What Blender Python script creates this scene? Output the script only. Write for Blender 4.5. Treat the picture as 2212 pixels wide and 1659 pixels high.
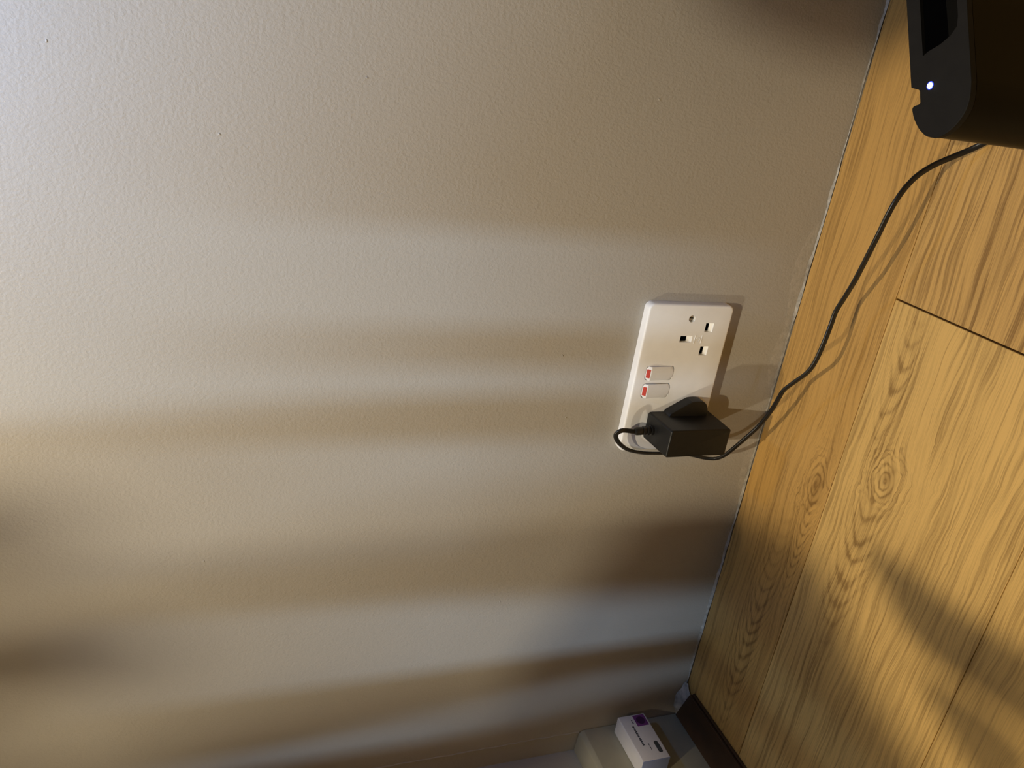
import bpy, bmesh, math, random
from mathutils import Vector, Matrix
random.seed(7)
for o in list(bpy.data.objects): bpy.data.objects.remove(o, do_unlink=True)
SC = bpy.context.scene
COL = SC.collection
MM = 0.001

# ------------------------------------------------------------------ camera
R0 = Vector((0.13979816, -0.32615814, -0.93492104)); R1 = Vector((-0.90991232, -0.4147111, 0.0086182)); R2 = Vector((-0.39053302, 0.84949136, -0.35475116))
cam_d = bpy.data.cameras.new('camera'); cam = bpy.data.objects.new('camera', cam_d); COL.objects.link(cam)
m3 = Matrix((R0, -R1, -R2)).transposed()
cam.matrix_world = Matrix.Translation(Vector((0.3356371, -0.5857493, 0.5232466))) @ m3.to_4x4()
cam_d.sensor_fit = 'HORIZONTAL'; cam_d.sensor_width = 36.0
cam_d.lens = 1723.85 / 2212 * 36.0
cam_d.clip_start = 0.01; cam_d.clip_end = 50
SC.camera = cam

# ------------------------------------------------------------------ view + world + lights
vs = SC.view_settings
vs.view_transform = 'Standard'; vs.look = 'None'; vs.gamma = 1.0; vs.use_curve_mapping = False
vs.exposure = -0.07
w = bpy.data.worlds.new('room_ambient'); SC.world = w; w.use_nodes = True
bg = w.node_tree.nodes['Background']
bg.inputs[0].default_value = (1.0, 0.86, 0.66, 1); bg.inputs[1].default_value = 0.05

LAMP_A = Vector((0.16, -0.66, 1.30))      # warm lamp a little right of the double socket
LAMP_B = Vector((-1.05, -1.25, 2.45))     # ceiling lamp to the left, cut off by the return wall
COOL = Vector((0.15, -4.00, 1.30))        # daylight through a tall narrow curtain gap behind the viewer
GLOW = Vector((0.37, -0.10, 0.86))        # small cool light high on the right
def point_light(name, loc, power, col, rad):
    d = bpy.data.lights.new(name, 'POINT'); d.energy = power; d.color = col; d.shadow_soft_size = rad
    o = bpy.data.objects.new(name, d); COL.objects.link(o); o.location = loc; return o
point_light('warm_lamp_light', LAMP_A, 35, (1.0, 0.86, 0.62), 0.006)
point_light('ceiling_lamp_light', LAMP_B, 92, (1.0, 0.88, 0.66), 0.03)
d = bpy.data.lights.new('cool_glow_light', 'SPOT'); d.energy = 5.2; d.color = (0.16, 0.40, 1.0); d.shadow_soft_size = 0.03
d.spot_size = math.radians(118); d.spot_blend = 1.0
o = bpy.data.objects.new('cool_glow_light', d); COL.objects.link(o); o.location = GLOW
o.rotation_euler = (Vector((0.30, 0, 0.68)) - GLOW).to_track_quat('-Z', 'Y').to_euler()
d = bpy.data.lights.new('curtain_gap_daylight', 'AREA'); d.shape = 'RECTANGLE'; d.size = 0.045; d.size_y = 0.7
d.energy = 60; d.color = (0.50, 0.71, 1.0)
o = bpy.data.objects.new('curtain_gap_daylight', d); COL.objects.link(o); o.location = COOL
o.rotation_euler = (Vector((0.05, 0, 0.35)) - COOL).to_track_quat('-Z', 'Y').to_euler()

# ------------------------------------------------------------------ helpers
def link(name, me, mat=None, parent=None, loc=None):
    o = bpy.data.objects.new(name, me); COL.objects.link(o)
    if mat is not None and me is not None and not me.materials: me.materials.append(mat)
    if parent is not None: o.parent = parent
    if loc is not None: o.location = loc
    return o
def tag(o, label=None, cat=None, group=None, kind=None):
    if label: o['label'] = label
    if cat: o['category'] = cat
    if group: o['group'] = group
    if kind: o['kind'] = kind
    return o
def empty(name, loc=(0, 0, 0)):
    o = bpy.data.objects.new(name, None); COL.objects.link(o); o.location = loc; o.empty_display_size = 0.01; return o
def bm_box(bm, x0, x1, y0, y1, z0, z1):
    v = [bm.verts.new((x, y, z)) for x in (x0, x1) for y in (y0, y1) for z in (z0, z1)]
    for f in ((0, 1, 3, 2), (4, 6, 7, 5), (0, 4, 5, 1), (2, 3, 7, 6), (0, 2, 6, 4), (1, 5, 7, 3)):
        bm.faces.new([v[i] for i in f])
    return v
def finish(bm, bevel=0, seg=2, smooth=False, name='m'):
    bmesh.ops.recalc_face_normals(bm, faces=bm.faces)
    if bevel:
        bmesh.ops.bevel(bm, geom=[e for e in bm.edges if e.calc_face_angle(0) > 0.5], offset=bevel, segments=seg, affect='EDGES', profile=0.5, clamp_overlap=True)
        bmesh.ops.recalc_face_normals(bm, faces=bm.faces)
    me = bpy.data.meshes.new(name); bm.to_mesh(me); bm.free()
    if smooth:
        for p in me.polygons: p.use_smooth = True
        me.set_sharp_from_angle(angle=math.radians(35)) if hasattr(me, 'set_sharp_from_angle') else None
    return me
def box(name, b, mat, parent=None, bevel=0, seg=2, smooth=True):
    """b in mm: x0,x1,y0,y1,z0,z1 in world space"""
    bm = bmesh.new(); bm_box(bm, *[q * MM for q in b])
    return link(name, finish(bm, bevel * MM, seg, smooth, name), mat, parent)
def prism(pts, axis, a, b):
    """pts 2d (mm) extruded along axis from a to b (mm); axis 'z': pts=(x,y); 'y': pts=(x,z); 'x': pts=(y,z)"""
    bm = bmesh.new()
    def mk(p, t):
        if axis == 'z': return (p[0] * MM, p[1] * MM, t * MM)
        if axis == 'y': return (p[0] * MM, t * MM, p[1] * MM)
        return (t * MM, p[0] * MM, p[1] * MM)
    lo = [bm.verts.new(mk(p, a)) for p in pts]; hi = [bm.verts.new(mk(p, b)) for p in pts]
    n = len(pts)
    bm.faces.new(lo); bm.faces.new(hi[::-1])
    for i in range(n): bm.faces.new((lo[i], lo[(i + 1) % n], hi[(i + 1) % n], hi[i]))
    return bm
def rrect(x0, x1, y0, y1, r, n=6):
    out = []
    for cx, cy, a0 in ((x1 - r, y1 - r, 0), (x0 + r, y1 - r, 90), (x0 + r, y0 + r, 180), (x1 - r, y0 + r, 270)):
        for i in range(n + 1):
            a = math.radians(a0 + 90 * i / n); out.append((cx + r * math.cos(a), cy + r * math.sin(a)))
    return out
def catmull(P, n=8, closed=False):
    P = [Vector(q) for q in P]; out = []
    N = len(P); rng = range(N if closed else N - 1)
    for i in rng:
        if closed: p0, p1, p2, p3 = P[i - 1], P[i], P[(i + 1) % N], P[(i + 2) % N]
        else: p0, p1, p2, p3 = P[max(i - 1, 0)], P[i], P[i + 1], P[min(i + 2, N - 1)]
        for k in range(n):
            t = k / n
            out.append(0.5 * ((2 * p1) + (-p0 + p2) * t + (2 * p0 - 5 * p1 + 4 * p2 - p3) * t * t + (-p0 + 3 * p1 - 3 * p2 + p3) * t ** 3))
    if not closed: out.append(P[-1])
    return out
def lathe(profile, origin, axis, seg=20):
    """profile list of (r, h) mm ; origin mm ; axis direction"""
    bm = bmesh.new(); ax = Vector(axis).normalized()
    u = ax.orthogonal().normalized(); v = ax.cross(u); O = Vector(origin)
    rings = []
    for r, h in profile:
        rings.append([bm.verts.new((O + ax * h + (u * math.cos(2 * math.pi * i / seg) + v * math.sin(2 * math.pi * i / seg)) * r) * MM) for i in range(seg)])
    for a, b in zip(rings, rings[1:]):
        for i in range(seg): bm.faces.new((a[i], a[(i + 1) % seg], b[(i + 1) % seg], b[i]))
    bm.faces.new(rings[0][::-1]); bm.faces.new(rings[-1])
    return bm
def sweep(path, section, up=Vector((0, 0, 1)), ups=None):
    """path mm Vectors; section 2d (mm) list; parallel-transported frame"""
    bm = bmesh.new(); n = len(path); rings = []
    t_prev = (path[1] - path[0]).normalized(); u = (up - t_prev * up.dot(t_prev)).normalized()
    for i, p in enumerate(path):
        t = (path[min(i + 1, n - 1)] - path[max(i - 1, 0)]).normalized()
        u = (u - t * u.dot(t)).normalized(); s = t.cross(u)
        rings.append([bm.verts.new((p + s * a + u * b) * MM) for a, b in section])
    k = len(section)
    for a, b in zip(rings, rings[1:]):
        for i in range(k): bm.faces.new((a[i], a[(i + 1) % k], b[(i + 1) % k], b[i]))
    bm.faces.new(rings[0][::-1]); bm.faces.new(rings[-1])
    return bm
def boolean_cut(obj, cutters):
    for c in cutters:
        md = obj.modifiers.new('cut', 'BOOLEAN'); md.operation = 'DIFFERENCE'; md.object = c; md.solver = 'EXACT'
    dg = bpy.context.evaluated_depsgraph_get(); dg.update()
    me = bpy.data.meshes.new_from_object(obj.evaluated_get(dg))
    obj.modifiers.clear(); old = obj.data; obj.data = me
    for c in cutters: bpy.data.objects.remove(c, do_unlink=True)
    return obj

# ------------------------------------------------------------------ materials
def new_mat(name):
    m = bpy.data.materials.new(name); m.use_nodes = True
    return m, m.node_tree.nodes, m.node_tree.links, m.node_tree.nodes['Principled BSDF']
class NB:
    """tiny node-building helper"""
    def __init__(s, nt): s.nt = nt; s.n = nt.nodes; s.l = nt.links
    def put(s, sock, v):
        if hasattr(v, 'is_output') or hasattr(v, 'links'): s.l.new(v, sock)
        else: sock.default_value = v
    def m(s, op, a, b=0.0, c=0.0, clamp=False):
        nd = s.n.new('ShaderNodeMath'); nd.operation = op; nd.use_clamp = clamp
        s.put(nd.inputs[0], a); s.put(nd.inputs[1], b); s.put(nd.inputs[2], c); return nd.outputs[0]
    def xyz(s, x, y, z=0.0):
        nd = s.n.new('ShaderNodeCombineXYZ'); s.put(nd.inputs[0], x); s.put(nd.inputs[1], y); s.put(nd.inputs[2], z); return nd.outputs[0]
    def noise(s, vec, scale=1.0, detail=3.0, rough=0.5, dist=0.0):
        nd = s.n.new('ShaderNodeTexNoise'); s.put(nd.inputs['Vector'], vec); nd.inputs['Scale'].default_value = scale
        nd.inputs['Detail'].default_value = detail; nd.inputs['Roughness'].default_value = rough; nd.inputs['Distortion'].default_value = dist
        return nd.outputs[0]
    def ramp(s, f, stops):
        nd = s.n.new('ShaderNodeValToRGB'); s.put(nd.inputs[0], f); e = nd.color_ramp.elements
        while len(e) < len(stops): e.new(0.5)
        for el, (p, c) in zip(e, stops): el.position = p; el.color = (*c, 1) if len(c) == 3 else c
        return nd.outputs[0]
    def mix(s, f, a, b, mode='MIX'):
        nd = s.n.new('ShaderNodeMix'); nd.data_type = 'RGBA'; nd.blend_type = mode
        s.put(nd.inputs[0], f); s.put(nd.inputs[6], a if not isinstance(a, tuple) else (*a, 1)); s.put(nd.inputs[7], b if not isinstance(b, tuple) else (*b, 1))
        return nd.outputs[2]
    def pos(s):
        g = s.n.new('ShaderNodeNewGeometry'); sp = s.n.new('ShaderNodeSeparateXYZ'); s.l.new(g.outputs['Position'], sp.inputs[0])
        return g.outputs['Position'], sp.outputs[0], sp.outputs[1], sp.outputs[2]
    def bump(s, h, strength, dist, bsdf):
        b = s.n.new('ShaderNodeBump'); b.inputs['Strength'].default_value = strength; b.inputs['Distance'].default_value = dist
        s.l.new(h, b.inputs['Height']); s.l.new(b.outputs[0], bsdf.inputs['Normal'])
def plain(name, col, rough=0.5, var=0.06, scale=60, bump=0.0, bscale=900, spec=0.5, metal=0.0):
    m, n, l, b = new_mat(name); k = NB(m.node_tree); P, x, y, z = k.pos()
    f = k.noise(P, scale, 4)
    k.l.new(k.ramp(f, [(0.3, tuple(c * (1 - var) for c in col)), (0.7, tuple(min(1, c * (1 + var)) for c in col))]), b.inputs['Base Color'])
    b.inputs['Roughness'].default_value = rough; b.inputs['Specular IOR Level'].default_value = spec; b.inputs['Metallic'].default_value = metal
    if bump: k.bump(k.noise(P, bscale, 3), bump, 0.0004, b)
    return m
def emission(name, col, strength):
    m, n, l, b = new_mat(name); k = NB(m.node_tree)
    b.inputs['Base Color'].default_value = (*col, 1); b.inputs['Emission Color'].default_value = (*col, 1); b.inputs['Emission Strength'].default_value = strength
    return m

def wall_paint():
    m, n, l, b = new_mat('beige_wall_paint'); k = NB(m.node_tree); P, x, y, z = k.pos()
    big = k.noise(P, 5.0, 3)
    col = k.ramp(big, [(0.3, (0.412, 0.380, 0.328)), (0.7, (0.433, 0.400, 0.345))])
    k.l.new(col, b.inputs['Base Color'])
    b.inputs['Roughness'].default_value = 0.52; b.inputs['Specular IOR Level'].default_value = 0.35
    v = k.xyz(k.m('MULTIPLY', x, 1.0), y, k.m('MULTIPLY', z, 0.8))
    f1 = k.noise(v, 520, 2.0, 0.55, 0.2); f2 = k.noise(v, 210, 1.5)
    nick = k.noise(P, 38, 1.0); nick = k.m('MULTIPLY', k.m('GREATER_THAN', nick, 0.83), 0.5)
    h = k.m('ADD', k.m('ADD', f1, k.m('MULTIPLY', f2, 0.6)), nick)
    k.bump(h, 0.6, 0.00055, b)
    return m
WALL = wall_paint()

def oak(name, seed, tone, knots=(), arches=(), streak=1.0):
    """knots: (x,y,radius_y,elong,strength) in metres; arches: (x0,y0,k,halfwidth,len)"""
    m, n, l, b = new_mat(name); k = NB(m.node_tree); P, x, y, z = k.pos()
    # slow waviness of the grain
    wob = k.noise(k.xyz(k.m('MULTIPLY', x, 7.0), k.m('MULTIPLY', y, 16.0), seed), 1.0, 2.0)
    psi = k.m('ADD', y, k.m('MULTIPLY', k.m('SUBTRACT', wob, 0.5), 0.022))
    ringsum = None; dark = None
    for (kx, ky, a, el, st) in knots:
        dx = k.m('DIVIDE', k.m('SUBTRACT', x, kx), el); dy = k.m('SUBTRACT', y, ky)
        wv = k.noise(k.xyz(k.m('MULTIPLY', x, 45.0), k.m('MULTIPLY', y, 75.0), seed + 3), 1.0, 3.0, 0.6); brk = k.noise(k.xyz(k.m('MULTIPLY', x, 50.0), k.m('MULTIPLY', y, 50.0), seed + 5), 1.0, 1.0)
        r2 = k.m('ADD', k.m('MULTIPLY', dx, dx), k.m('MULTIPLY', dy, dy))
        r2 = k.m('MULTIPLY', r2, k.m('ADD', 0.05, k.m('MULTIPLY', wv, 1.9)))
        rr = k.m('DIVIDE', a * a, k.m('MAXIMUM', r2, a * a))
        psi = k.m('SUBTRACT', psi, k.m('MULTIPLY', k.m('MULTIPLY', dy, rr), st))
        r = k.m('SQRT', r2)
        mask = k.m('POWER', 2.718, k.m('MULTIPLY', k.m('DIVIDE', r2, a * a * 2.6), -1.0))
        ring = k.m('MULTIPLY', k.m('POWER', k.m('ADD', 0.5, k.m('MULTIPLY', k.m('SINE', k.m('MULTIPLY', r, 6.283 / (a * 0.34))), 0.5)), 2.6), k.m('MULTIPLY', mask, k.m('MULTIPLY_ADD', brk, 2.6, -0.55, clamp=True)))
        ringsum = ring if ringsum is None else k.m('ADD', ringsum, ring)
        core = k.m('POWER', 2.718, k.m('MULTIPLY', k.m('DIVIDE', r2, a * a * 0.10), -1.0))
        dark = core if dark is None else k.m('ADD', dark, core)
    for (x0, y0, kk, hw, ln, per) in arches:
        dy = k.m('SUBTRACT', y, y0); dx = k.m('SUBTRACT', x, x0)
        nz = k.noise(k.xyz(k.m('MULTIPLY', x, 30.0), k.m('MULTIPLY', y, 90.0), seed + 9), 1.0, 3.0)
        g = k.m('ADD', k.m('SUBTRACT', dx, k.m('MULTIPLY', k.m('MULTIPLY', dy, dy), kk)), k.m('MULTIPLY', nz, per * 1.3))
        wv = k.m('POWER', k.m('ADD', 0.5, k.m('MULTIPLY', k.m('SINE', k.m('MULTIPLY', g, 6.283 / per)), 0.5)), 3.0)
        e = k.m('ADD', k.m('DIVIDE', k.m('MULTIPLY', dy, dy), hw * hw), k.m('DIVIDE', k.m('MULTIPLY', dx, dx), ln * ln))
        mask = k.m('POWER', 2.718, k.m('MULTIPLY', e, -1.0))
        ring = k.m('MULTIPLY', wv, k.m('MULTIPLY', mask, 0.9))
        ringsum = ring if ringsum is None else k.m('ADD', ringsum, ring)
    fine = k.noise(k.xyz(k.m('MULTIPLY', x, 24.0), k.m('MULTIPLY', psi, 1150.0), seed), 1.0, 3.0, 0.6)
    med = k.noise(k.xyz(k.m('MULTIPLY', x, 7.0), k.m('MULTIPLY', psi, 300.0), seed + 20), 1.0, 3.0, 0.6, 0.06)
    wide = k.noise(k.xyz(k.m('MULTIPLY', x, 3.0), k.m('MULTIPLY', psi, 42.0), seed + 40), 1.0, 3.0)
    blot = k.noise(k.xyz(k.m('MULTIPLY', x, 18.0), k.m('MULTIPLY', y, 30.0), seed + 60), 1.0, 3.0)
    mm_ = k.ramp(med, [(0.42, (1, 1, 1)), (0.53, (0, 0, 0))])
    ff_ = k.ramp(fine, [(0.40, (1, 1, 1)), (0.56, (0, 0, 0))])
    f = k.m('ADD', k.m('MULTIPLY', mm_, 0.46 * streak), k.m('MULTIPLY', ff_, 0.30))
    f = k.m('ADD', f, k.m('MULTIPLY', k.m('SUBTRACT', wide, 0.5), 0.85))
    f = k.m('ADD', f, k.m('MULTIPLY', k.m('SUBTRACT', blot, 0.5), 0.35))
    if ringsum is not None: f = k.m('ADD', f, k.m('MULTIPLY', ringsum, 0.75))
    if dark is not None: f = k.m('ADD', f, k.m('MULTIPLY', dark, 0.5))
    light = tuple(t * 1.22 for t in tone); mid = tone; dk = (tone[0] * 0.52, tone[1] * 0.47, tone[2] * 0.42)
    col = k.ramp(f, [(0.0, light), (0.38, mid), (1.0, dk)])
    k.l.new(col, b.inputs['Base Color'])
    b.inputs['Roughness'].default_value = 0.42; b.inputs['Specular IOR Level'].default_value = 0.4
    k.bump(k.m('ADD', k.m('MULTIPLY', f, -1.0), k.m('MULTIPLY', fine, 0.5)), 0.25, 0.0004, b)
    return m

WHITE = plain('white_plastic', (0.90, 0.895, 0.875), 0.38, 0.02, 80)
RED = plain('red_marker_plastic', (0.50, 0.035, 0.018), 0.4, 0.05)
BLACKHOLE = plain('slot_black', (0.0012, 0.0012, 0.0014), 0.9, 0.1, spec=0.0)
METAL = plain('screw_metal', (0.35, 0.31, 0.25), 0.35, 0.15, 400, metal=1.0)
PLUG = plain('black_matte_plastic', (0.0075, 0.0072, 0.0066), 0.40, 0.15, 200, 0.10, 2500, spec=0.38)
CABLE = plain('black_cable_rubber', (0.012, 0.011, 0.010), 0.36, 0.12, 150)
SKIRT = plain('cream_gloss_paint', (0.42, 0.385, 0.275), 0.45, 0.10, 24, 0.15, 160)
BROWN = plain('dark_brown_strip', (0.055, 0.026, 0.010), 0.45, 0.15, 60)
CAULK = plain('white_caulk', (0.44, 0.41, 0.35), 0.7, 0.30, 160, 0.9, 420)
SKIM = plain('rough_filler', (0.455, 0.42, 0.36), 0.75, 0.10, 160, 0.9, 420)
SUB = plain('dark_underlay', (0.03, 0.018, 0.008), 0.9, 0.1)
BOXW = plain('white_box_plastic', (0.74, 0.72, 0.72), 0.45, 0.03, 60)
PURPLE = plain('purple_print', (0.16, 0.035, 0.20), 0.45, 0.1, 200)
PURPLE_D = plain('dark_purple_print', (0.045, 0.008, 0.065), 0.45, 0.1, 200)
INK = plain('grey_ink', (0.055, 0.06, 0.07), 0.5, 0.1, 200)
PORT = plain('dark_port', (0.05, 0.055, 0.06), 0.35, 0.4, 90)
DEVTOP = plain('charcoal_matte_plastic', (0.0085, 0.0078, 0.0070), 0.65, 0.1, 120, spec=0.15)
DEVBODY = plain('gloss_black_plastic', (0.0025, 0.0022, 0.002), 0.36, 0.1, 40, spec=0.09)
LEDW = emission('led_white', (0.85, 0.92, 1.0), 14)
LEDB = emission('led_blue_halo', (0.03, 0.07, 1.0), 0.9)

# ------------------------------------------------------------------ structure
def slab(name, b, mat):
    o = box(name, b, mat, None, 0, smooth=False); tag(o, kind='structure'); return o
wall_back = slab('wall_back', (-1500, 2000, 0, 90, -20, 1500), WALL)
tag(wall_back, 'beige painted plaster wall with a fine roller texture')
wall_left = slab('wall_left', (-520, -400, -410, 0, -20, 1500), WALL)
tag(wall_left, 'short return of beige wall above the cream skirting board')

floor = slab('floor', (-1500, 2000, -2200, 0, -22, -9), SUB)
tag(floor, 'light oak plank floor with fine dark joints')
def plank(x0, x1, y0, y1, mat):
    o = box('plank', (x0, x1, y0, y1, -8.5, 0), mat, floor, 0.35, 1, smooth=False); return o
G = 0.35
oakA = oak('oak_plank_by_wall', 1.3, (0.455, 0.262, 0.074), knots=((0.002, -0.089, 0.0115, 2.3, 0.75),),
           arches=((-0.20, -0.068, 130.0, 0.020, 0.12, 0.017), (-0.07, -0.093, 260.0, 0.012, 0.05, 0.012)), streak=0.9)
oakB = oak('oak_plank_knotty', 7.7, (0.545, 0.345, 0.112), knots=((0.047, -0.158, 0.0125, 1.5, 0.8),),
           arches=((-0.03, -0.153, 90.0, 0.020, 0.07, 0.022), (0.125, -0.135, 160.0, 0.012, 0.045, 0.02)), streak=1.0)
oakB2 = oak('oak_plank_streaky', 15.2, (0.475, 0.285, 0.090), streak=1.35)
oakC = oak('oak_plank_plain', 23.9, (0.530, 0.335, 0.108), streak=1.0)
plank(-399, 800, -106.8 + G, -2, oakA)
plank(-399, 188.8 - 0.7, -280.8 + G, -106.8 - G, oakB)
plank(188.8 + 0.7, 1400, -280.8 + G, -106.8 - G, oakB2)
plank(-399, 560, -454.8 + G, -280.8 - G, oakC)
plank(801, 2000, -106.8 + G, -2, oakC); plank(1401, 2000, -280.8 + G, -106.8 - G, oakC); plank(561, 1760, -454.8 + G, -280.8 - G, oakA)
yy = -454.8; MATS = (oakA, oakC, oakB2, oakB)
for i in range(9):
    x0 = -1500 + (i * 437) % 900; cuts = [-1500, x0 + 1, x0 + 1201, x0 + 2401, 2000]
    for j, (a_, b_) in enumerate(zip(cuts, cuts[1:])):
        if b_ - a_ > 5 and a_ < 2000: plank(a_, min(b_, 2000) - 1.2, yy - 174 + G, yy - G, MATS[(i + j) % 4])
    yy -= 174

# little chips and drips in the wall paint
bmS = bmesh.new(); bmesh.ops.create_icosphere(bmS, subdivisions=2, radius=1.0)
for v in bmS.verts: v.co = Vector((v.co.x * 0.0007, v.co.y * 0.0003, v.co.z * 0.0011))
meS = finish(bmS, 0, 1, True, 'paint_drip')
for (sx, sz) in ((93.2, 235.7), (32.4, 221.5), (-170.9, 255.9), (251.9, 515.4), (296.8, 613.2), (310.4, 191.8), (299.0, 420.0), (-93.0, 528.8)):
    o = link('paint_drip', meS, WALL, wall_back, (sx * MM, -0.0001, sz * MM)); o.rotation_euler = (0, random.uniform(0, 3), 0)

# skirting board on the return wall
bm = prism([(-400, -5), (-370, -5), (-370, 126), (-373, 130.5), (-377, 131.5), (-400, 133)], 'y', -410, -0.5)
bs = link('baseboard_left', finish(bm, 0.0008, 2, True), SKIRT); tag(bs, 'cream painted skirting board, scuffed near its top edge', kind='structure')
# raised paint line along the back wall in line with the skirting face
path = [Vector((-372.5 + random.uniform(-.8, .8), -0.1, z)) for z in range(131, 800, 6)]
bm = sweep(path, [(1.4 * math.cos(a), 0.7 * math.sin(a)) for a in [i * math.pi / 3 for i in range(6)]], Vector((0, 1, 0)))
tag(link('trim_1', finish(bm, 0, 1, True), WALL), 'thin raised paint ridge running up the wall from the skirting', kind='structure')
# brown edging strip on the floor at the skirting, far end cut askew
bm = prism([(-370, -2), (-328, -15), (-325.5, -16), (-325.5, -360), (-370, -360)], 'z', 0.1, 5.2)
tag(link('trim_2', finish(bm, 0.0007, 2, True), BROWN), 'dark brown edging strip lying on the floor along the skirting', kind='structure')
bm = prism([(-324.9, -17), (-322.0, -18), (-322.0, -360), (-324.9, -360)], 'z', 0.1, 2.6)
tag(link('trim_3', finish(bm, 0.0005, 2, True), BROWN), 'thin dark bead between the brown edging strip and the floor', kind='structure')
# caulk bead where wall meets floor
def caulk():
    bm = bmesh.new(); prev = None; x = -330.0; r = random.Random(3)
    h = 1.0; dpt = 1.0
    while x < 900:
        h += r.uniform(-.8, .8); h = min(2.0, max(0.3, h)); dpt += r.uniform(-.5, .5); dpt = min(1.9, max(0.4, dpt))
        ring = [bm.verts.new(q) for q in ((x * MM, -0.00005, h * MM * 1.5), (x * MM, -dpt * .45 * MM, h * .7 * MM), (x * MM, -dpt * MM, 0.0001), (x * MM, 0.001, -0.001))]
        if prev:
            for i in range(3): bm.faces.new((prev[i], prev[i + 1], ring[i + 1], ring[i]))
        prev = ring; x += 5
    return finish(bm, 0, 1, True)
tag(link('trim_4', caulk(), CAULK), 'uneven pale caulk bead along the foot of the wall', kind='structure')
# rough skim of filler low on the wall near the socket
def skim(pts, th):
    c = catmull([(a, b, 0) for a, b in pts], 6, True)
    return prism([(q.x + random.uniform(-.6, .6), q.y + random.uniform(-.6, .6)) for q in c], 'y', -th, 0.5)
tag(link('trim_5', finish(skim([(60, 3), (75, 12), (100, 14), (125, 9), (150, 13), (175, 17), (200, 15), (222, 6), (215, 2), (140, 2.5)], 0.06), 0, 1, False), SKIM), 'rough streak of filler on the wall below the socket', kind='structure')
tag(link('trim_6', finish(skim([(-120, 3), (-60, 9), (0, 12), (22, 8), (20, 3), (-50, 2)], 0.06), 0, 1, False), SKIM), 'smeared filler along the wall foot left of the plug shadow', kind='structure')
# blob of caulk in the corner
def blob():
    bm = bmesh.new(); r = random.Random(5)
    g = []
    for i in range(13):
        row = []
        for j in range(7):
            t = i / 12; s = j / 6
            xx = -372 + 52 * t; e = 1 - abs(2 * t - 1) ** 3
            zz = (1 - s) * (5 + 5 * math.sin(3.1 * t)) * (0.25 + 0.75 * e) + 0.3
            yy = -(s ** 1.2) * (6 + 12 * t) * (0.2 + 0.8 * e) - 0.2
            row.append(bm.verts.new(((xx + r.uniform(-1.6, 1.6)) * MM, (yy + r.uniform(-1.2, .2)) * MM, (zz + r.uniform(-.3, 2.2)) * MM)))
        g.append(row)
    for i in range(12):
        for j in range(6): bm.faces.new((g[i][j], g[i + 1][j], g[i + 1][j + 1], g[i][j + 1]))
    return finish(bm, 0, 1, True)
tag(link('trim_7', blob(), CAULK), 'cracked pale caulk filling the corner at the end of the brown strip', kind='structure')

# ------------------------------------------------------------------ double wall socket
ZB = 78.6; PX0, PX1 = 0.0, 146.0; PZ0, PZ1 = ZB - 1, ZB + 86.5; TH = 9.0
sock = empty('wall_socket', (73 * MM, 0, ZB * MM))
tag(sock, 'white double wall socket with two red-marked rocker switches', 'wall socket')
def under(o, root):
    o.parent = root; o.matrix_parent_inverse = Matrix.Translation(-Vector(root.location)); return o
bm = prism(rrect(PX0, PX1, PZ0, PZ1, 5.5, 8), 'y', -TH, -0.2)
fe = [e for e in bm.edges if all(abs(v.co.y + TH * MM) < 1e-7 for v in e.verts)]
bmesh.ops.recalc_face_normals(bm, faces=bm.faces)
bmesh.ops.bevel(bm, geom=fe, offset=1.9 * MM, segments=4, affect='EDGES', profile=0.5)
plate = link('faceplate', finish(bm, 0, 1, True), WHITE)
def frustum(x0, x1, z0, z1, gx, gzlo, gzhi, d1, d2):
    """rectangular slot: chamfer to depth d1 then straight hole to d2"""
    bm = bmesh.new(); F = -TH - 0.5
    def ring(a, b, c, d, y): return [bm.verts.new((p[0] * MM, y * MM, p[1] * MM)) for p in ((a, c), (b, c), (b, d), (a, d))]
    rs = [ring(x0 - gx, x1 + gx, z0 - gzlo, z1 + gzhi, F), ring(x0 - gx, x1 + gx, z0 - gzlo, z1 + gzhi, -TH), ring(x0, x1, z0, z1, -TH + d1), ring(x0, x1, z0, z1, -TH + d2)]
    for a, b in zip(rs, rs[1:]):
        for i in range(4): bm.faces.new((a[i], a[(i + 1) % 4], b[(i + 1) % 4], b[i]))
    bm.faces.new(rs[0]); bm.faces.new(rs[-1][::-1])
    return link('cutter', finish(bm))
slots = []
for cx in (113.3, 32.7):
    slots += [(cx - 2.6, cx + 2.6, 118.9 + 0.3, 127.0, 'E'), (cx + 11.35 - 3.9, cx + 11.35 + 3.9, 98.6, 103.4, 'L'), (cx - 11.2 - 3.9, cx - 11.2 + 3.9, 98.6, 103.4, 'L')]
cut = []
for (x0, x1, z0, z1, kd) in slots:
    cut.append(frustum(x0, x1, z0, z1, 0.5, 4.2 if kd == 'E' else 3.2, 0.3, 3.2, 6.5))
for cx in (132.8, 13.2):
    bm = lathe([(3.3, 0), (3.3, 6)], (cx, -TH - 2, 119.6), (0, 1, 0), 24); cut.append(link('cutter', finish(bm)))
SW = [(73.4, 86.8, 126.6, 154.6), (55.8, 69.4, 126.6, 154.6)]
for (x0, x1, z0, z1) in SW:
    bm = prism(rrect(x0 - .45, x1 + .45, z0 - .45, z1 + .45, 3.0, 6), 'y', -TH - 2, -TH + 2.5); cut.append(link('cutter', finish(bm)))
boolean_cut(plate, cut); under(plate, sock)
for p in plate.data.polygons: p.use_smooth = True
if hasattr(plate.data, 'set_sharp_from_angle'): plate.data.set_sharp_from_angle(angle=math.radians(25))
for (x0, x1, z0, z1, kd) in slots[:3]:
    o = box('pin_slot', (x0 - .05, x1 + .05, -TH + 3.0, -TH + 6.6, z0 - .05, z1 + .05), BLACKHOLE); under(o, sock)
tag(o, 'black pin opening')
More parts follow.
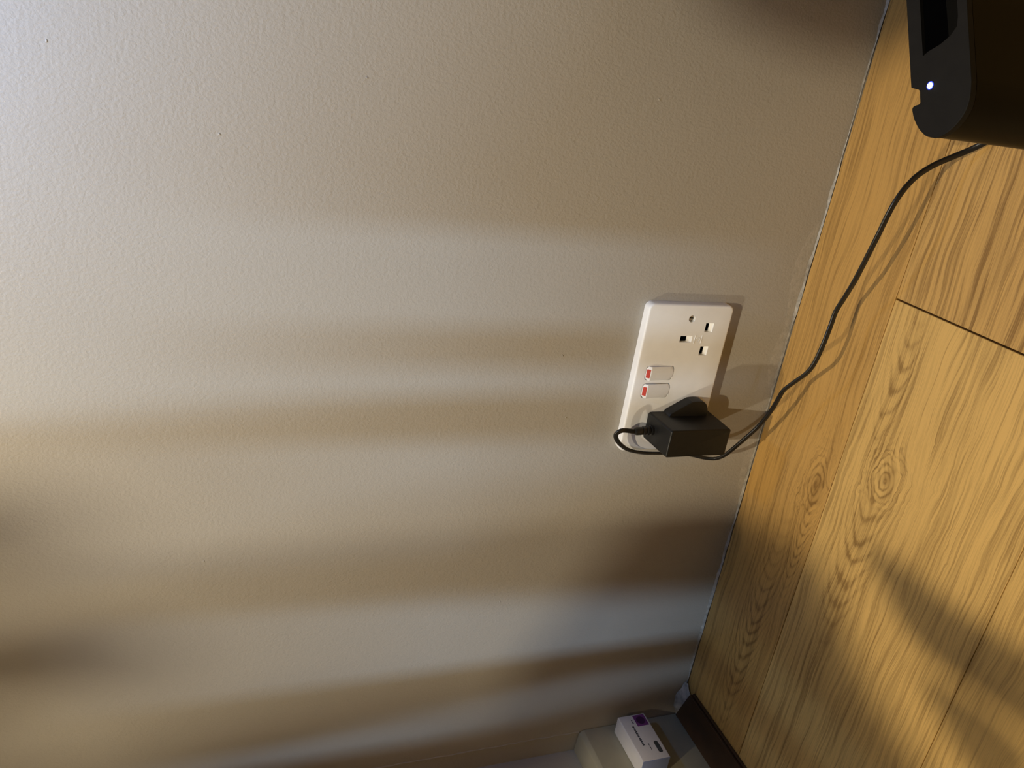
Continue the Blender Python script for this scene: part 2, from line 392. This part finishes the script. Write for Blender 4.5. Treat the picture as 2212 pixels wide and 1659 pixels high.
for cx in (132.8,):
    s = link('screw', finish(lathe([(3.0, 0), (3.0, 1.2), (2.6, 1.6)], (cx, -TH + 4.2, 119.6), (0, -1, 0), 24), 0, 1, True), METAL); under(s, sock); tag(s, 'recessed metal fixing screw')
    g = box('screw_slot', (cx - .4, cx + .4, -TH + 2.5, -TH + 2.65, 117.0, 122.2), BLACKHOLE); g.parent = s; g.matrix_parent_inverse = (Matrix.Translation(-Vector(sock.location))).inverted() @ Matrix.Translation(-Vector(sock.location))
def rocker(x0, x1, z0, z1):
    """rocker pressed in at the bottom, proud at the top, rounded corners"""
    pts = rrect(x0, x1, z0, z1, 2.6, 6); bm = bmesh.new()
    def top(zz):
        t = (zz - z0) / (z1 - z0)
        if t > 0.86: return -TH - 2.9 + (t - 0.86) / 0.14 * 2.6
        return -TH - 0.5 - 2.4 * t / 0.86
    back = [bm.verts.new((a * MM, (-TH + 2.4) * MM, b * MM)) for a, b in pts]
    rows = 12; 
    bm.free()
    bm = bmesh.new(); n = 14; m_ = 8; grid = []
    for j in range(n + 1):
        t = j / n; zz = z0 + (z1 - z0) * t
        e = min(zz - z0, z1 - zz); ins = 0 if e >= 2.6 else 2.6 - math.sqrt(max(0, 2.6 ** 2 - (2.6 - e) ** 2))
        row = []
        for i in range(m_ + 1):
            s = i / m_; xx = x0 + ins + (x1 - x0 - 2 * ins) * s
            ed = min(s, 1 - s) * (x1 - x0); lip = 0.5 * max(0, 1 - ed / 1.0)
            row.append(bm.verts.new((xx * MM, (top(zz) + lip) * MM, zz * MM)))
        grid.append(row)
    for j in range(n):
        for i in range(m_): bm.faces.new((grid[j][i], grid[j][i + 1], grid[j + 1][i + 1], grid[j + 1][i]))
    be = [e for e in bm.edges if e.is_boundary]
    r = bmesh.ops.extrude_edge_only(bm, edges=be)
    for v in r['geom']:
        if isinstance(v, bmesh.types.BMVert): v.co.y = (-TH + 2.2) * MM
    return finish(bm, 0, 1, True)
ROCK = plain('rocker_plastic', (0.82, 0.81, 0.79), 0.4, 0.02, 80)
for (x0, x1, z0, z1) in SW:
    rk = link('rocker_switch', rocker(x0, x1, z0, z1), ROCK); under(rk, sock)
    ya, yb = -TH - 2.9 + 0.35, -TH - 0.55
    bm = bmesh.new(); q = [((x0 + 2.6), ya - .15, 151.5), ((x1 - 2.6), ya - .15, 151.5), ((x1 - 2.6), yb - .1, 154.3), ((x0 + 2.6), yb - .1, 154.3)]
    f = [bm.verts.new(Vector(a) * MM) for a in q]; g2 = [bm.verts.new((Vector(a) + Vector((0, .5, -.5))) * MM) for a in q]
    bm.faces.new(f); bm.faces.new(g2[::-1])
    for i in range(4): bm.faces.new((f[i], f[(i + 1) % 4], g2[(i + 1) % 4], g2[i]))
    rm = link('red_marker', finish(bm), RED); tag(rm, 'red on-indicator on the top end of the rocker')
    rm.parent = rk; rm.matrix_parent_inverse = (Matrix.Translation(-Vector(sock.location))).inverted() @ Matrix.Translation(-Vector(sock.location))
# faint moulded mark between the pin openings
bm = bmesh.new()
bm_box(bm, *[q * MM for q in (109.4, 117.2, -TH - .28, -TH + .1, 111.6, 112.2)])
bm_box(bm, *[q * MM for q in (109.4, 117.2, -TH - .28, -TH + .1, 104.4, 105.0)])
for i in range(16):
    a0 = 2 * math.pi * i / 16; a1 = 2 * math.pi * (i + 1) / 16
    vs_ = []
    for yy in (-TH - .2, -TH + .1):
        for a in (a0, a1):
            for r in (1.8, 2.2): vs_.append(bm.verts.new(((113.3 + r * math.cos(a)) * MM, yy * MM, (108.3 + r * math.sin(a)) * MM)))
    bm.faces.new((vs_[0], vs_[1], vs_[3], vs_[2])); bm.faces.new((vs_[1], vs_[5], vs_[7], vs_[3])); bm.faces.new((vs_[0], vs_[2], vs_[6], vs_[4]))
o = link('moulded_mark', finish(bm), WHITE); under(o, sock)

# ------------------------------------------------------------------ plug-in power adapter with its cable
adp = empty('power_adapter', (27.5 * MM, -TH * MM, 77 * MM))
tag(adp, 'black plug-in power adapter in the left outlet with a thin looping cable', 'power adapter')
bm = prism(rrect(14, 41.2, 77, 141.5, 2.2, 4), 'y', -49, -TH - 1.0)
for v in bm.verts:                                # slight draft: taller towards the wall
    t = (v.co.y / MM + 49) / 39
    if v.co.z > 0.1: v.co.z += 0.0025 * (t - 0.5)
fe = [e for e in bm.edges if all(abs(v.co.y + 49 * MM) < 1e-7 for v in e.verts)]
bmesh.ops.recalc_face_normals(bm, faces=bm.faces)
bmesh.ops.bevel(bm, geom=fe, offset=1.8 * MM, segments=4, affect='EDGES', profile=0.5)
under(link('adapter_body', finish(bm, 0, 1, True), PLUG), adp)
half = [(40.5, 127.5), (44, 125.3), (54.2, 107.8), (55.6, 104), (56, 98), (55, 92.5), (51.5, 88.3), (46, 86.2), (40.5, 86)]
cxp = 32.7
pts = half + [(2 * cxp - a if a > 41 else 20, b) for a, b in reversed(half)]
fl = catmull([(a, b, 0) for a, b in half[1:-1]], 5)
right = [(40.5, 127.5)] + [(q.x, q.y) for q in fl] + [(40.5, 86)]
left = [(2 * cxp - a, b) for a, b in reversed(right)]
bm = prism(right + left, 'y', -20.5, -TH - 0.6)
fe = [e for e in bm.edges if all(abs(v.co.y + 20.5 * MM) < 1e-7 for v in e.verts)]
bmesh.ops.recalc_face_normals(bm, faces=bm.faces)
bmesh.ops.bevel(bm, geom=fe, offset=0.8 * MM, segments=2, affect='EDGES', profile=0.5)
tag(under(link('plug_base', finish(bm, 0, 1, True), PLUG), adp), 'rounded lobe of the plug base around the pins')
# ribbed strain relief on top
prof = [(4.6, -2), (4.6, 2.2), (3.4, 2.6), (3.4, 3.6), (4.4, 4.0), (4.4, 6.0), (3.2, 6.4), (3.2, 7.4), (4.1, 7.8), (4.1, 9.8), (3.0, 10.2), (3.0, 11.2), (3.8, 11.6), (3.7, 16.5), (3.2, 18.0), (1.9, 18.3)]
rt = Vector((28.0, -21.0, 142.0)); tp = Vector((27.2, -21.0, 161.0))
under(link('strain_relief', finish(lathe(prof, rt, tp - rt, 24), 0, 1, True), CABLE), adp)
P1 = [(27.2, -21, 158), (27.6, -21.3, 163), (30.4, -24.5, 171.5), (31.0, -26, 177.5), (26.6, -24.5, 181), (19.2, -21.5, 177), (11.5, -18.5, 169), (4.5, -15.5, 157.6), (0.3, -13.8, 143), (-1.4, -13, 130), (-1.9, -13, 118), (-3, -13, 100), (-5.5, -14, 84), (-7.6, -16, 72.5),
      (-6.2, -20.5, 63.5), (0.3, -27, 60.2), (10.1, -33, 57.4), (27.4, -41.5, 52.5), (42.5, -47.6, 47.2), (62.6, -57.0, 46.8), (78.8, -64.6, 49.4), (89.8, -69.6, 50.8), (101.0, -77.4, 49.5), (114.7, -87.2, 47.7), (127.1, -91.5, 46.8), (144.1, -92.6, 45.2), (159.9, -91, 42.2), (171.2, -91, 41.5), (186.6, -98.4, 44.0), (205.4, -109.7, 50.0), (237.8, -122.0, 55.6), (267.0, -128.2, 55.6), (284.5, -128.2, 46.2), (295.6, -128.9, 33.6), (304.7, -132.0, 19.0), (312.4, -137.9, 9.6), (320.8, -147.0, 6.2), (332, -160, 5.6), (345, -178, 6.5), (354, -192, 9), (362, -206, 12)]
path = catmull(P1, 7)
sec = []
for s in (1, -1):                                 # figure-of-eight twin flex
    for i in range(9):
        a = math.radians(-78 + 156 * i / 8) if s == 1 else math.radians(102 + 156 * i / 8)
        sec.append((s * 0.98 + 1.22 * math.cos(a), 1.22 * math.sin(a)))
cb = link('cable', finish(sweep(path, sec, Vector((0.2, -1, 0.5))), 0, 1, True), CABLE); under(cb, adp); tag(cb, 'thin black twin-core cable arching over the floor')

# ------------------------------------------------------------------ white box on the skirting board
wb = empty('junction_box', (-369.8 * MM, -42 * MM, 57.5 * MM))
tag(wb, 'small white plastic connection box fixed to the cream skirting board', 'junction box')
X0, X1, Y0, Y1, Z0, Z1 = -369.8, -347.1, -73.2, -10.9, 57.9, 92.0
bm = bmesh.new(); bm_box(bm, *[q * MM for q in (X0, X1, Y0, Y1, Z0, Z1)])
under(link('box_body', finish(bm, 1.2 * MM, 3, True), BOXW), wb)
sq = box('purple_square', (X1 - .1, X1 + .15, -28.0, -12.6, 60.2, 74.6), PURPLE); under(sq, wb); tag(sq, 'dark purple printed square')
bm = lathe([(5.2, 0), (5.2, .14)], (X1 + .1, -20.3, 67.4), (1, 0, 0), 28)
dd = link('dark_disc', finish(bm), PURPLE_D); dd.parent = sq; dd.matrix_parent_inverse = Matrix.Translation(-Vector(wb.location)).inverted() @ Matrix.Translation(-Vector(wb.location))
def glyphs(name, y0, y1, zc, h, n, seed):
    r = random.Random(seed); bm = bmesh.new(); y = y0
    step = (y1 - y0) / n
    for i in range(n):
        wd = step * r.uniform(.55, .9); hh = h * r.uniform(.7, 1.0)
        bm_box(bm, (X1 - .05) * MM, (X1 + .12) * MM, (y) * MM, (y + wd) * MM, (zc - hh / 2) * MM, (zc + hh / 2) * MM); y += step
    return under(link(name, finish(bm), INK), wb)
glyphs('printed_text', -53.5, -26.5, 80.6, 2.7, 12, 1)
glyphs('printed_text', -23.5, -18.0, 78.2, 1.3, 3, 2)
glyphs('printed_text', -60.5, -52.0, 74.4, 1.3, 4, 4)
bm = prism([(a, b) for a, b in rrect(-66.0, -50.2, 62.6, 67.6, 2.4, 6)], 'x', X1 - 1.0, X1 + .12)
pp = under(link('cable_port', finish(bm), PORT), wb); tag(pp, 'dark pill-shaped port')
tag(under(box('end_cap', (X0 + .4, X1 - .4, Y0 - .35, Y0 + .5, Z0 + .4, Z1 - .4), plain('blue_grey_plastic', (0.26, 0.32, 0.55), 0.45, 0.04), None, .3), wb), 'blue-grey end cap')

# ------------------------------------------------------------------ upright black device at the right
H = 160.0
dev = empty('black_device', (400 * MM, -195 * MM, 0))
tag(dev, 'upright black plastic device with rounded end and glowing white LED on top', 'electronic device')
U = Vector((0.884, 0.467, 0)); 
def al(px, py, d): return (px + U.x * d, py + U.y * d)
front = [(320.1, -240.3), (321.0, -245.0), (323.6, -249.2), (328.0, -253.2), (333.3, -255.8), (338, -256.6), (343, -256.0), (349, -254.0), (355.3, -250.9), al(355.3, -250.9, 36)]
frc = [(q.x, q.y) for q in catmull([(a, b, 0) for a, b in front], 4)] + [al(355.3, -250.9, 150)]
backs = [al(343.2, -215.9, 165), (343.2, -215.9)]
notch = [(342.7, -221.6), (341.9, -222.7), (336.3, -225.5), (335.5, -225.0), (334.4, -222.4), (333.6, -221.5)]
bump_ = [(q.x, q.y) for q in catmull([(a, b, 0) for a, b in [(332.4, -221.3), (328.5, -224.2), (324.6, -228.4), (322.0, -232.6), (320.4, -236.6), (320.1, -240.3)]], 4)]
outline = backs + notch + bump_[:-1] + frc
bm = prism(outline[::-1], 'z', H - 4, H)
top = link('top_panel', finish(bm, 0.0004, 2, False), DEVTOP)
hole = [(359.5, -217.2), (362.0, -219.8), (366.0, -226.4), (370.5, -231.2), (375, -233.4), (380, -231.8), al(380, -231.8, 70), al(359.5, -217.2 , 92)]
hb = prism([(a, b) for a, b in hole], 'z', H - 2.6, H + 2)
boolean_cut(top, [link('cutter', finish(hb))]); under(top, dev); tag(top, 'charcoal matte top panel with a dark recess')
cxh = sum(q[0] for q in hole) / len(hole); cyh = sum(q[1] for q in hole) / len(hole)
o = under(link('recess_window', finish(prism([(cxh + (a - cxh) * .998, cyh + (b - cyh) * .99) for a, b in hole], 'z', H - 2.7, H - 2.2)), BLACKHOLE), dev); tag(o, 'black window filling the recess')
st = [(369.5, -229.2), (371.2, -231.0), (375, -232.8), (380, -231.3), al(380, -231.3, 66), al(369.5, -227.2, 78)]
o = under(link('recess_step', finish(prism(st, 'z', H - 2.3, H - 1.2), 0.0002, 1), plain('recess_grey', (0.0035, 0.0033, 0.0028), 0.7, 0.1, spec=0.04)), dev)
# body under the panel, set in at the back
body = [al(347, -224.5, 160), (347, -224.5), (336, -229.6), (329, -231.5), (324.2, -234.6), (321.2, -239.8)] + [(a + 0.2, b + 0.3) for a, b in frc[1:-1]] + [al(355.3, -250.6, 148)]
bm = prism(body[::-1], 'z', 0, H - 4)
under(link('device_body', finish(bm, 0.0003, 1, True), DEVBODY), dev)
led = under(link('led', finish(lathe([(1.5, 0), (1.5, .35), (1.0, .6)], (345.5, -228.6, H), (0, 0, 1), 24), 0, 1, True), LEDW), dev); tag(led, 'glowing blue-white power light')
halo = link('led_halo', finish(lathe([(2.2, 0), (2.2, .12)], (345.5, -228.6, H), (0, 0, 1), 24)), LEDB); halo.parent = led; halo.matrix_parent_inverse = Matrix.Translation(-Vector(dev.location)).inverted() @ Matrix.Translation(-Vector(dev.location))  # glowing ring stands in for the blue bloom around the LED

# ------------------------------------------------------------------ added unseen blockers above and behind the view that shade the light
BLOCKER_MAT = plain('dark_blocker', (0.05, 0.035, 0.025), 0.6, 0.2, 30)  # dark colour for the added light blockers
def blocker_board(root, pts, y=-1304.0, th=8.0):
    """pts: outline (x,z mm) of the shade the board throws on the back wall; board stands at depth y"""
    k = (4000.0 + y) / 4000.0; c = COOL / MM
    q = [(c.x + (x - c.x) * k, c.z + (z - c.z) * k) for x, z in pts]
    o = link('board', finish(prism(q, 'y', y - th / 2, y + th / 2)), BLOCKER_MAT); return under(o, root)
wall_blockers = empty('unseen_blocker_boards', (0.05, -1.304, 0))  # unseen boards added to break the daylight into streaks on the wall
tag(wall_blockers, 'added dark boards behind the viewer that stripe the cool light', 'light blocker')
LO = -629.0
blocker_board(wall_blockers, [(215, LO), (900, LO), (900, 370), (420, 390), (320, 430), (240, 470), (195, 420), (200, 200)])
blocker_board(wall_blockers, [(83, 150), (118, 150), (119, 430), (82, 430)])
blocker_board(wall_blockers, [(-305, LO), (-180, LO), (-180, -50), (-305, -50)], -1312.5)
blocker_board(wall_blockers, [(56, LO), (215, LO), (205, 185), (57, 160)], -1312.5)
blocker_board(wall_blockers, [(-215, LO), (56, LO), (56, 499), (16, 499), (14, 330), (8, 220), (-10, 165), (-28, 230), (-48, 310), (-75, 380), (-105, 440), (-112, 499), (-145, 499), (-158, 340), (-178, 140), (-200, 0)])
blocker_board(wall_blockers, [(-290, LO), (-252, LO), (-250, 10), (-250, 230), (-250, 499), (-320, 499), (-318, 330), (-303, 230), (-285, 10)])
blocker_board(wall_blockers, [(-800, LO), (-305, LO), (-300, 10), (-330, 230), (-345, 330), (-345, 499), (-800, 499)])
blocker_board(wall_blockers, [(-800, 500), (50, 500), (40, 640), (0, 1500), (-800, 1500)])
# unseen flaps added close to the two warm lamps, cut to the wanted shadows
def flap(name, root, lamp, pts, t, th=1.5):
    """flat flap: pts are points (mm) on floor or wall where its shade falls, scaled towards the lamp by t"""
    L = lamp / MM; zf = L.z * (1 - t)
    q = []
    for P in pts:
        P = Vector(P); k = (L.z - zf) / (L.z - P.z); v = L + (P - L) * k; q.append((v.x, v.y))
    o = link(name, finish(prism(q, 'z', zf, zf + th)), BLOCKER_MAT); return under(o, root)
DARKZONE = [(-80, 0, 0), (-60, -80, 0), (-60, -134, 0), (-85, -160, 0), (-108, -190, 0), (-128, -235, 0), (-138, -280, 0), (-170, -340, 0), (-420, -340, 0), (-370, -120, 0), (-372, 0, 0), (-385, 0, 200), (-330, 0, 240), (-250, 0, 215), (-180, 0, 172), (-120, 0, 140), (-80, 0, 120), (-72, 0, 40)]
BAND1 = [(-13, -158, 0), (-4, -200, 0), (-5, -248, 0), (0, -290, 0), (12, -345, 0), (-45, -345, 0), (-51, -290, 0), (-56, -262, 0), (-53, -228, 0), (-30, -186, 0)]
BAND2 = [(-74, -248, 0), (-56, -300, 0), (-60, -350, 0), (-118, -350, 0), (-99, -295, 0), (-84, -262, 0)]
CORNER = [(358, 0, 0), (380, -40, 0), (392, -70, 0), (470, -90, 0), (900, -60, 0), (900, 0, 240), (520, 0, 230), (420, 0, 190), (375, 0, 145), (362, 0, 70)]
for nm, lamp, lab in (('lamp_blockers', LAMP_A, 'unseen flat flaps added above the view to shape the warm light'), ('ceiling_lamp_blockers', LAMP_B, 'unseen flat flaps added at the upper left to shape the ceiling light')):
    lf = empty(nm, lamp); tag(lf, lab, 'lamp')
    hd = lathe([(30, 40), (30, 52), (16, 70), (10, 110), (4, 114), (4, 400)], lamp / MM, (0, 0, 1), 24)
    under(link('added_holder', finish(hd, 0, 1, True), BLOCKER_MAT), lf)  # holder shape added to give the unseen flaps a lamp body
    for z, t in ((DARKZONE, 0.18), (BAND1, 0.3), (BAND2, 0.28), (CORNER, 0.2)): flap('shadow_flap', lf, lamp, z, t if lamp is LAMP_A else 0.30 + (t - 0.18) * 1.2)
# unseen slender blades added to shade the upper left of the wall
def blade(root, lamp, c, rx, rz, t, tilt=0.0):
    L = lamp / MM; pts = []
    for i in range(20):
        a = 2 * math.pi * i / 20; u, v = rx * math.cos(a), rz * math.sin(a)
        P = Vector((c[0] + u + v * tilt, 0, c[1] + v)); q = L + (P - L) * t; pts.append((q.x, q.z))
    yy = L.y * (1 - t)
    return under(link('shadow_blade', finish(prism(pts, 'y', yy, yy + 1.0)), BLOCKER_MAT), root)
rt_ = bpy.data.objects['lamp_blockers']
for c, rx, rz in (((-55, 730), 40, 130), ((-180, 700), 38, 150), ((-335, 480), 40, 80), ((-268, 750), 30, 80)):
    blade(rt_, LAMP_A, c, rx, rz, 0.12)
blade(rt_, LAMP_A, (-430, 380), 135, 330, 0.08)
